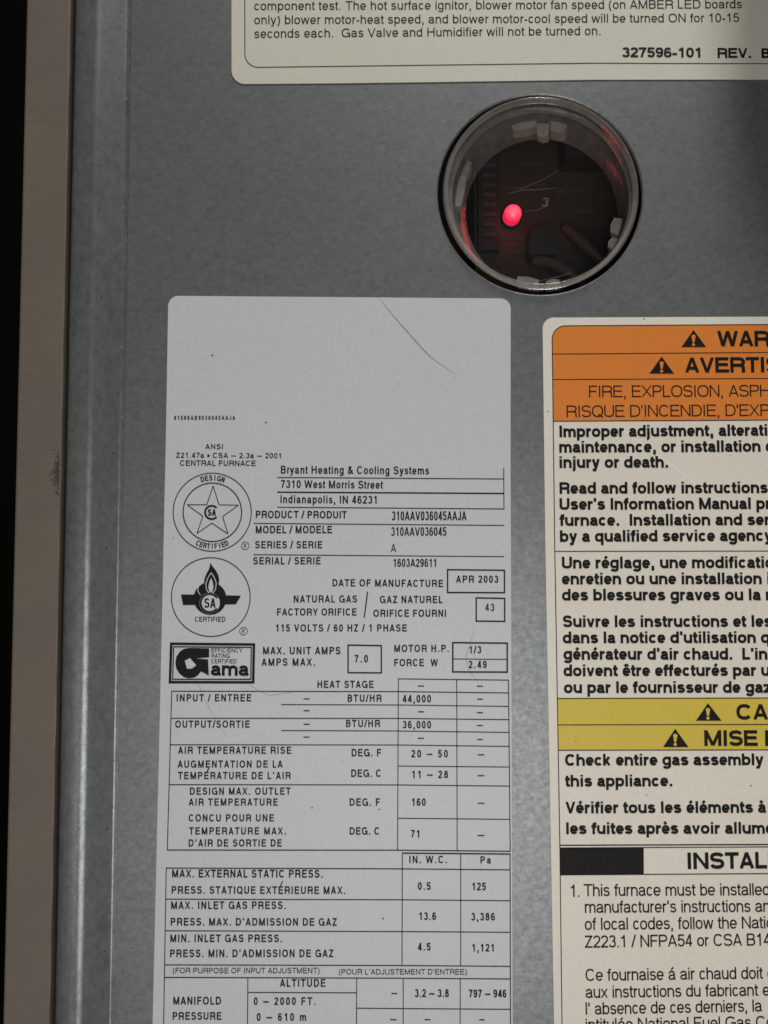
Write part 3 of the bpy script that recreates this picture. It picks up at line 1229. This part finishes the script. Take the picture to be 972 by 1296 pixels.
T_("D'AIR DE SORTIE DE", 239, 356.8, 1071, 9.2)
T_('DEG. F', 445, 482.5, 957, 9.5)
T_('DEG. C', 444.5, 482.5, 983, 9.5)
T_('DEG. F', 442.5, 481, 1019.5, 9.5)
T_('DEG. C', 442.5, 480.5, 1056, 9.5)
T_('20 \u2013 50', 520.5, 566.8, 958.3, 9.5)
T_('11 \u2013 28', 521, 567, 984.5, 9.5)
T_('160', 520.8, 538.8, 1019.5, 9.5)
T_('71', 520, 531.8, 1059.5, 9.5)
T_('IN. W.C.', 518, 565.5, 1092, 9.5)
T_('Pa', 608, 621, 1092.5, 9.2)
T_('MAX. EXTERNAL STATIC PRESS.', 218, 408.3, 1110, 10, y1=1110.4)
T_('PRESS. STATIQUE EXTERIEURE MAX.', 217.5, 437, 1130.6, 9.6, y1=1131)
T_('MAX. INLET GAS PRESS.', 216.8, 361.8, 1150, 9.7)
T_("PRESS. MAX. D'ADMISSION DE GAZ", 216.3, 426.3, 1170.8, 9.7, y1=1171.2)
T_('MIN. INLET GAS PRESS.', 215.8, 357, 1191.8, 9.7)
T_("PRESS. MIN. D'ADMISSION DE GAZ", 215.5, 422, 1210.8, 9.7)
T_('(FOR PURPOSE OF INPUT ADJUSTMENT)', 219, 404.5, 1231.2, 7.0, .14, xmax=1.0)
T_("(POUR L'ADJUSTEMENT D'ENTREE)", 429, 590.8, 1232.8, 7.0, .14, xmax=1.0)
T_('ALTITUDE', 354.3, 412, 1248.3, 9.7)
T_('MANIFOLD', 219.5, 280, 1270.8, 10)
T_('PRESSURE', 218.8, 280.5, 1290, 9.7)
T_('0 \u2013 2000 FT.', 321.3, 399.5, 1271.3, 9.8)
T_('0 \u2013 610 m', 325, 387.5, 1291.3, 9.8)
T_('0.5', 528.8, 545, 1125.8, 9.7)
T_('125', 597, 615, 1126.3, 9.7)
T_('13.6', 530, 552, 1163.8, 9.7)
T_('3,386', 596.3, 626.3, 1164.5, 9.7)
T_('4.5', 528.8, 545, 1202.5, 9.7)
T_('1,121', 597, 626, 1203.8, 9.7)
T_('3.2 \u2013 3.8', 525, 568, 1261.3, 10)
T_('797 \u2013 946', 593.3, 640.8, 1261.8, 10)

# dashes standing in empty cells
for (xa_, xb_, y_) in ([(529, 536.8, q) for q in (868, 900.6, 934)] + [(603.6, 611, q) for q in (868.2, 884.6, 901.6, 918, 935.6)] +
                       [(604.5, 613, q) for q in (955, 981.4, 1016.2, 1057)] + [(384.2, 392, q) for q in (884.3, 899.2, 916.3, 932.6)] +
                       [(495.2, 502.6, 1256.8), (493.8, 502, 1289.8), (537.4, 544.6, 1289.8), (606.3, 613.3, 1290)]):
    rule(rat, [(xa_, y_), (xb_, y_ + .1)], 1.4, name='printed_dash')
rule(rat, [(461, 781.5), (465.3, 748.8)], 1.6, name='printed_slash')
rule(rat, [(358, 1114.5), (354, 1123)], 1.2, name='accent_mark')
rule(rat, [(264.6, 972), (262, 977.5)], 1.5, name='accent_mark')

RULES = [([(351, 604.4), (637.6, 606.3)], 1.2), ([(351, 623), (637.8, 624.6)], 1.8), ([(351, 642), (638, 644.2)], 1.2), ([(637.4, 592), (637.7, 644.6)], 1.1),
         ([(321, 662.4), (638.2, 665)], 1.15), ([(321, 702), (638.2, 704.5)], 1.15),
         # heat table
         ([(503.6, 859), (643.8, 860.6)], 1.15), ([(217.5, 874.6), (503.8, 875.1), (643.8, 876.8)], 1.2), ([(356, 891.5), (503.8, 892), (644, 893.8)], 1.1),
         ([(216.6, 908.8), (503.6, 909), (644.2, 910.6)], 1.15), ([(356, 924.3), (503.6, 924.9), (644.4, 926.7)], 1.1), ([(215.4, 942.3), (503.5, 942.6), (644.6, 944.4)], 1.15),
         ([(503.4, 969.2), (644.8, 970.5)], 1.1), ([(214.2, 992.7), (503.3, 993.1), (645, 994.6)], 1.15), ([(503.3, 1035.2), (645.2, 1036.6)], 1.1),
         ([(212, 1075.4), (503.2, 1075.6), (645.7, 1077)], 1.3), ([(217.6, 874.2), (214.4, 992), (212, 1075.9)], 1.15), ([(504.2, 858.6), (503.2, 1075.8)], 1.1),
         ([(578, 859.4), (578.5, 1076.4)], 1.1), ([(643.4, 860), (645.6, 1077.4)], 1.15),
         # pressure table
         ([(508.9, 1079.3), (645.8, 1080.5)], 1.6), ([(210.6, 1098.2), (509, 1099.2), (645.8, 1100.5)], 1.25), ([(209.8, 1137.5), (509, 1138.3), (645.8, 1139.5)], 1.15),
         ([(208.9, 1177.5), (508.9, 1178.5), (645.8, 1179.4)], 1.15), ([(208.3, 1220.6), (508.8, 1221.4), (645.8, 1222.5)], 1.2), ([(207.8, 1236.4), (508.8, 1237.5), (645.8, 1238.4)], 1.2),
         ([(314.4, 1255.4), (451.4, 1255.9)], 1.1), ([(451.4, 1275.4), (645.8, 1276.8)], 1.1), ([(210.7, 1097.8), (207, 1320)], 1.15), ([(509.2, 1079), (508.8, 1221.6)], 1.15),
         ([(583, 1080), (583, 1222.2)], 1.1), ([(510.3, 1237.3), (510.2, 1320)], 1.1), ([(582.4, 1238), (582.2, 1320)], 1.1), ([(451.6, 1237), (451, 1320)], 1.1),
         ([(313.9, 1236.8), (313.2, 1320)], 1.1), ([(645.4, 1080), (646, 1320)], 1.2)]
for pts, w_ in RULES:
    rule(rat, pts, w_)
rule(rat, [(573.2, 833.8), (642.4, 834.4)], 1.1)
for (x0, y0, x1_, y1_, w_) in ((566.4, 721, 638.3, 749.8, 1.8), (602.6, 756.6, 638.6, 786, 1.8), (440.6, 816.3, 482.6, 851.2, 1.8), (573, 813.2, 641.8, 850.2, 1.9)):
    sk = 0.7
    rule(rat, [(x0, y0), (x1_, y0 + sk), (x1_, y1_ + sk * .4), (x0, y1_)], w_, name='box_frame', closed=True)

# scuffs and scratches on the rating label
hairline(rat, [(480, 377), (489, 389), (504, 407), (520, 425), (534, 441), (545, 452), (560, 463), (574, 472)], 0.75, M_SCRATCH_D, y=-.00028)
hairline(rat, [(600, 790), (599, 802), (594, 815), (590, 830), (591, 840), (596, 852), (605, 862)], 1.2, M_SMUDGE, 'scuff', y=-.00024)
hairline(rat, [(224, 806), (228, 822), (238, 836), (252, 866), (262, 890), (272, 908), (287, 932)], .9, M_SMUDGE, 'scuff', y=-.00024)
hairline(rat, [(300, 842), (318, 868), (340, 880), (356, 878), (382, 874)], .8, M_SMUDGE, 'scuff', y=-.00024)
SP = random.Random(5)
spec_list = [(269, 450, 1.1), (257, 453, .7), (258, 466, .6), (311, 459, .8), (386, 471, .8), (337, 535, 1.1), (384, 531, .7), (485, 1162, 1.0), (480, 1024, .9), (435, 963, .8), (395, 1022, .9), (577, 478, .8), (565, 496, .7), (545, 477, .6), (316, 428, .7), (547, 420, .6), (301, 383, .6)]
for k in range(12):
    spec_list.append((SP.uniform(225, 635), SP.uniform(385, 1290), SP.uniform(.35, .65)))
for (x, y, r) in spec_list:
    pts = [(x + r * (1 + .5 * SP.random()) * math.cos(a_) * 1.1, y + r * (1 + .5 * SP.random()) * math.sin(a_)) for a_ in [k * math.pi / 3 for k in range(6)]]
    fill(rat, pts, M_SMUDGE if r < .86 else M_SCRATCH_D, 'dirt_speck', -.00023)

# star certification mark
Z3 = [0.0]


def mark(name, x, y, label):
    q = P(x, y)
    o = bpy.data.objects.new(name, None)
    o.empty_display_size = .005
    o.parent = rat
    o.location = Vector((q.x, 0, q.y)) - Vector(rat.location)
    o['label'] = label
    scene.collection.objects.link(o)
    return o


def monogram(parent, cx, cy, r, w, sx):
    arc = [(cx + r * math.cos(math.radians(t)), cy - r * math.sin(math.radians(t))) for t in range(42, 330, 12)]
    rule(parent, arc, w, name='monogram_ring')
    h = r * 1.02
    st_ = text_strokes('SA', (cx - r * .58 * sx, cy + h / 2), (cx + r * .62 * sx, cy + h / 2), h, w * .72 / h, xmax=1.2)
    ink('monogram_letters', st_, M_INK, parent)


star = mark('star_mark', 268.8, 648.3, 'round star emblem reading DESIGN CERTIFIED')
rule(star, circle_px(268.8, 648.3, 49.4, 64), 1.25, name='ring', closed=True)
rule(star, circle_px(269, 648.4, 37, 56), 1.45, name='ring', closed=True)
sp_ = [(270, 615), (277.5, 639), (302, 639.4), (282, 653.8), (288.8, 675.9), (268.4, 662), (249.5, 675.2), (257, 653.4), (237, 638.8), (262, 638.9)]
star_st = [stroke(to_plane([sp_[k], sp_[(k + 1) % 10]]), 1.1 * PX) for k in range(10)]
ink('star', star_st, M_INK, star)
monogram(star, 268.2, 648.6, 8.4, 2.5, 1.05)
arc_text(star, 'DESIGN', 268.8, 648.3, 40.0, 7.0, .19, 89, 42, False)
arc_text(star, 'CERTIFIED', 268.8, 648.3, 46.4, 6.8, .19, -90, 56, True)


def registered(cx, cy):
    o = mark('registered_mark', cx, cy, 'small circled R')
    rule(o, circle_px(cx, cy, 4.9, 28), .8, name='ring', closed=True)
    ink('letter', text_strokes('R', (cx - 1.9, cy + 2.7), (cx + 2.1, cy + 2.7), 5.4, .15, xmax=.75), M_INK_SOFT, o)


registered(310.5, 690.8)
registered(308.3, 798.6)

# flame certification mark
fl = mark('flame_mark', 267, 755.5, 'round flame emblem with a black banner reading CERTIFIED')
rule(fl, circle_px(267, 755.6, 49.8, 64), 1.25, name='ring', closed=True)
fill(fl, [(229.2, 752.2), (305.2, 753.8), (298.8, 764.8), (232, 765.8)], M_INK, 'banner', INK_Y)
fill(fl, circle_px(266, 757.3, 20.8, 40), M_INK, 'disc', INK_Y - 4e-6)
fill(fl, [(266.4, 712.5), (269.5, 717), (273.5, 722), (276.6, 728), (277.8, 734), (276.6, 741), (273, 748), (268, 752), (264, 752), (260.5, 747), (258.5, 740), (258.8, 733), (261.5, 726), (265, 719.5)], M_INK, 'outer_flame', INK_Y - 8e-6)
rule(fl, [(266.5, 753), (261.5, 746), (260.8, 739), (263, 732), (267.5, 724.5), (271.5, 731), (274, 738), (273, 746), (268, 753)], 1.0, M_RATING, 'flame_outline', y=INK_Y - 14e-6)
rule(fl, [(254, 753), (250.5, 748), (251.5, 742), (256, 738.5)], .9, M_RATING, 'flame_outline', y=INK_Y - 14e-6)
fill(fl, [(267.4, 731.5), (269.6, 737), (270.4, 743), (268.8, 749.5), (265.6, 749.5), (263.9, 743.5), (265, 737.5)], M_RATING, 'inner_flame', INK_Y - 14e-6)
fill(fl, circle_px(265.6, 763.2, 12.9, 36), M_RATING, 'pale_disc', INK_Y - 20e-6)
o_y = INK_Y
INK_Y_keep = INK_Y
arc = [(265.6 + 11.4 * math.cos(math.radians(t)), 763.2 - 11.4 * math.sin(math.radians(t))) for t in range(34, 330, 10)]
rule(fl, arc, 2.6, name='monogram_ring', y=INK_Y - 26e-6)
ink('monogram_letters', text_strokes('SA', (258.6, 769.4), (273.4, 769.4), 12.4, .175, xmax=1.2), M_INK, fl, y=INK_Y - 26e-6)
ink('lettering', text_strokes('CERTIFIED', (246.8, 786.7), (285.5, 786.7), 6.3, .16, xmax=1.0), M_INK, fl)

# arrow-G efficiency mark
gm = mark('efficiency_mark', 269, 838, 'black framed emblem with a thick arrow-shaped G')
rule(gm, [(217, 814.6), (321.6, 815.6), (320.6, 863.4), (215.4, 863.2)], 3.2, name='outer_frame', closed=True)
rule(gm, [(219.9, 818.4), (318.3, 819.2), (317.6, 859.6), (218.9, 859.6)], 1.5, name='inner_frame', closed=True)
gshape = [(265, 820.4), (240, 820), (233, 821), (227.5, 825), (223.5, 831), (222.2, 838.5), (223.5, 846), (227.5, 852.5), (233.5, 857), (240, 858.4), (246, 857.4), (251, 854.2), (254.8, 849.6), (264.6, 854.8), (263.6, 834.4), (247, 833.2), (265, 831.8)]
fill(gm, gshape, M_INK, 'arrow_letter', INK_Y)
fill(gm, [(234.2, 836.2), (240.6, 832.6), (248.6, 841.8), (243.5, 845.8), (237, 846.4)], M_RATING, 'letter_opening', INK_Y - 8e-6)
for tx, x0, x1_, yb in (('EFFICIENCY', 267.5, 307, 825.6), ('RATING', 267.8, 291, 832.4), ('CERTIFIED', 267.5, 299.5, 839.4)):
    ink('lettering', text_strokes(tx, (x0, yb), (x1_, yb), 5.4, .15, xmax=.9), M_INK_SOFT, gm)
ink('lettering', text_strokes('ama', (267, 855), (314.6, 855.2), 17.6, .215, xmax=1.25, bold=True), M_INK, gm)

# ---- warning label
wl = sheet('warning_label', 'cream warning label with orange and yellow bands, cut by the right of the picture',
           [(686.4, 402.2), (690, 690), (695, 955), (703.6, 1440), (1100, 1440), (1100, 400.6), (972, 401)],
           [14, 0, 0, 12, 12, 14, 0], M_CREAM)
RX = 1075


def band(pts, mat, name, radii=None):
    p = rounded(pts, radii) if radii else pts
    return fill(wl, p, mat, name, -.000215)


band([(698.4, 412.7), (699.2, 533.2), (RX, 531.4), (RX, 410.6)], M_ORANGE, 'orange_band', [17, 0, 0, 0])
band([(705.4, 883.8), (706.6, 949.2), (RX, 948.6), (RX, 883)], M_YELLOW, 'yellow_band')
rule(wl, rounded([(711.5, 1330), (708.4, 1072), (706.4, 955), (702, 698), (698.4, 412.7), (972, 411), (RX, 410.4)], [0, 0, 0, 0, 17, 0, 0]), 1.15, name='border_rule')
for pts, w_ in (([(699, 448.4), (972, 446.3), (RX, 445.6)], 1.1), ([(699.2, 480.6), (972, 479.2), (RX, 478.8)], 1.1), ([(699.3, 533.3), (972, 531.8), (RX, 531.4)], 1.2),
                ([(702, 697.8), (972, 697.4), (RX, 697.2)], 1.1), ([(705.4, 883.8), (972, 883.2), (RX, 883)], 1.2), ([(706, 917.2), (972, 916.6), (RX, 916.5)], 1.15),
                ([(706.6, 949.2), (972, 948.8), (RX, 948.6)], 1.2), ([(708.4, 1069.4), (972, 1068.4), (RX, 1068)], 1.5), ([(708.4, 1072.8), (972, 1071.4), (RX, 1071)], 1.1),
                ([(709, 1106.8), (972, 1105.2), (RX, 1104.8)], 1.2)):
    rule(wl, pts, w_)
fill(wl, [(708.6, 1073), (709.2, 1106.4), (814.6, 1105.8), (814.4, 1072.4)], M_INK, 'black_block', INK_Y)


def hazard(ax, ay, bx0, bx1, by, ground):
    q = P(ax, by)
    o = bpy.data.objects.new('alert_symbol', None)
    o.empty_display_size = .003
    o.parent = wl
    o.location = Vector((q.x, 0, q.y)) - Vector(wl.location)
    scene.collection.objects.link(o)
    fill(o, [(ax, ay), (bx0, by), (bx1, by)], M_INK, 'triangle', INK_Y)
    h = by - ay
    w_ = h * .105
    fill(o, [(ax - w_ * .8, ay + h * .30), (ax - w_ * 1.15, ay + h * .36), (ax - w_ * .5, ay + h * .72), (ax + w_ * .5, ay + h * .72), (ax + w_ * 1.15, ay + h * .36), (ax + w_ * .8, ay + h * .30), (ax, ay + h * .27)], ground, 'exclamation_stroke', INK_Y - 6e-6)
    fill(o, circle_px(ax, ay + h * .85, w_ * .85, 12), ground, 'exclamation_dot', INK_Y - 6e-6)


hazard(877.3, 417.8, 862.0, 893.4, 439.7, M_ORANGE)
hazard(837, 451.6, 821.4, 852.9, 473.2, M_ORANGE)
hazard(895.6, 889.6, 880.4, 912.9, 912, M_YELLOW)
hazard(854.2, 922, 838.8, 871.1, 945.3, M_YELLOW)
W_ = lambda tx, x0, x1_, y0, cap, **k_: text_line(wl, tx, x0, x1_, y0, cap, **dict(dict(weight=.226, xmax=1.5, bold=True), **k_))
W_('WARNING', 907.3, 953.5, 438.9, 20.0, weight=.215, fit='WA')
W_('AVERTISSEMENT', 866.5, 967.8, 472.2, 19.6, weight=.215, fit='AVERTI', y1=471.6)
W_('FIRE, EXPLOSION, ASPHYXIATION', 745.3, 915, 503.2, 15.0, weight=.112, bold='tight', fit='FIRE, EXPLOSION,', y1=502.4)
W_("RISQUE D'INCENDIE, D'EXPLOSION", 717, 910.6, 528.3, 15.0, weight=.112, bold='tight', fit="RISQUE D'INCENDIE,", y1=527)
W_('Improper adjustment, alteration, service,', 707.6, 902.8, 553.6, 14.9, fit='Improper adjustment,', y1=552.2)
W_('maintenance, or installation can cause', 707.6, 962.3, 573.2, 14.9, fit='maintenance, or installation', y1=572)
W_('injury or death.', 707.6, 845.8, 592.6, 14.9, y1=592)
W_('Read and follow instructions', 708, 971.5, 625.2, 14.9, y1=624.3)
W_("User's Information Manual provided", 708, 950.3, 645.4, 14.9, fit="User's Information Manual", y1=644.5)
W_('furnace.  Installation and service', 708, 939, 665.7, 14.9, fit='furnace.  Installation and', y1=664.9)
W_('by a qualified service agency,', 708.5, 904.6, 686, 14.9, fit='by a qualified service', y1=685.2)
W_('Une r\u00e9glage, une modification,', 711, 869, 719.6, 15.0, fit='Une r\u00e9glage, une', y1=719.2)
W_('enretien ou une installation incorrecte', 711, 963.8, 739.8, 15.0, fit='enretien ou une installation', y1=739.4)
W_('des blessures graves ou la mort', 711, 962.3, 760.2, 15.0, fit='des blessures graves ou la', y1=759.8)
W_('Suivre les instructions et les', 712, 944.3, 793.8, 15.0, fit='Suivre les instructions et', y1=793.4)
W_("dans la notice d'utilisation que", 712, 956.3, 814.2, 15.0, fit="dans la notice d'utilisation", y1=813.8)
W_("g\u00e9n\u00e9rateur d'air chaud.  L'installation", 713, 927, 835, 15.0, fit="g\u00e9n\u00e9rateur d'air chaud.", y1=834.8)
W_('doivent \u00eatre effectur\u00e9s par un', 713, 957, 855.8, 15.0, fit='doivent \u00eatre effectur\u00e9s par', y1=855.4)
W_('ou par le fournisseur de gaz.', 713.5, 936.8, 877.2, 15.0, fit='ou par le fournisseur de', y1=876.8)
W_('CAUTION', 931.7, 972, 910.8, 20.0, weight=.215, fit='CA')
W_('MISE EN GARDE', 891.1, 958.7, 943.9, 20.0, weight=.215, fit='MISE')
W_('Check entire gas assembly', 715, 966.2, 969, 15.0, y1=968.2)
W_('this appliance.', 715, 851.2, 995.4, 15.0, y1=995)
W_('V\u00e9rifier tous les \u00e9l\u00e9ments \u00e0', 715.4, 969, 1029.2, 15.0, y1=1028.4)
W_('les fuites apr\u00e8s avoir allum\u00e9', 716, 911.3, 1055.4, 15.0, fit='les fuites apr\u00e8s avoir', y1=1055)
W_('INSTALLATION', 869.2, 970.5, 1099.6, 21.0, weight=.215, fit='INSTAL', y1=1098.8)
R_ = lambda tx, x0, x1_, y0, **k_: text_line(wl, tx, x0, x1_, y0, 15.4, **dict(dict(weight=.125, xmax=1.5, bold='tight'), **k_))
R_('1.', 721, 733.5, 1134.6)
R_('This furnace must be installed', 738.6, 904.7, 1133.8, fit='This furnace must be', y1=1133)
R_("manufacturer's instructions and", 740, 949.5, 1155, fit="manufacturer's instructions", y1=1153.8)
R_('of local codes, follow the National', 740, 932.3, 1176.6, fit='of local codes, follow the', y1=1174.8)
R_('Z223.1 / NFPA54 or CSA B149', 740, 939, 1199, fit='Z223.1 / NFPA54 or CSA', y1=1196.4)
R_('Ce fournaise \u00e1 air chaud doit \u00eatre', 741, 965.3, 1241, fit='Ce fournaise \u00e1 air chaud doit', y1=1238.2)
R_('aux instructions du fabricant et', 741, 959.3, 1262.6, fit='aux instructions du fabricant', y1=1259.8)
R_("l' absence de ces derniers, la", 741, 963.8, 1283.6, y1=1279.6)
R_('intitul\u00e9e National Fuel Gas Code', 741, 950.3, 1304, fit='intitul\u00e9e National Fuel Gas', y1=1300.6)
hairline(wl, [(768, 530), (782, 541), (800, 553), (826, 572), (856, 594), (888, 619), (917, 638)], 0.8, M_SCRATCH_L, y=-.00023)
for (x, y, r) in ((950, 994, .9), (815, 404, .9), (693, 521, .8), (818, 1006, .7), (728, 938, .6), (924, 577, .6)):
    pts = [(x + r * (1 + .5 * SP.random()) * math.cos(a_) * 1.1, y + r * (1 + .5 * SP.random()) * math.sin(a_)) for a_ in [k * math.pi / 3 for k in range(6)]]
    fill(wl, pts, M_SCRATCH_D, 'dirt_speck', -.00023)
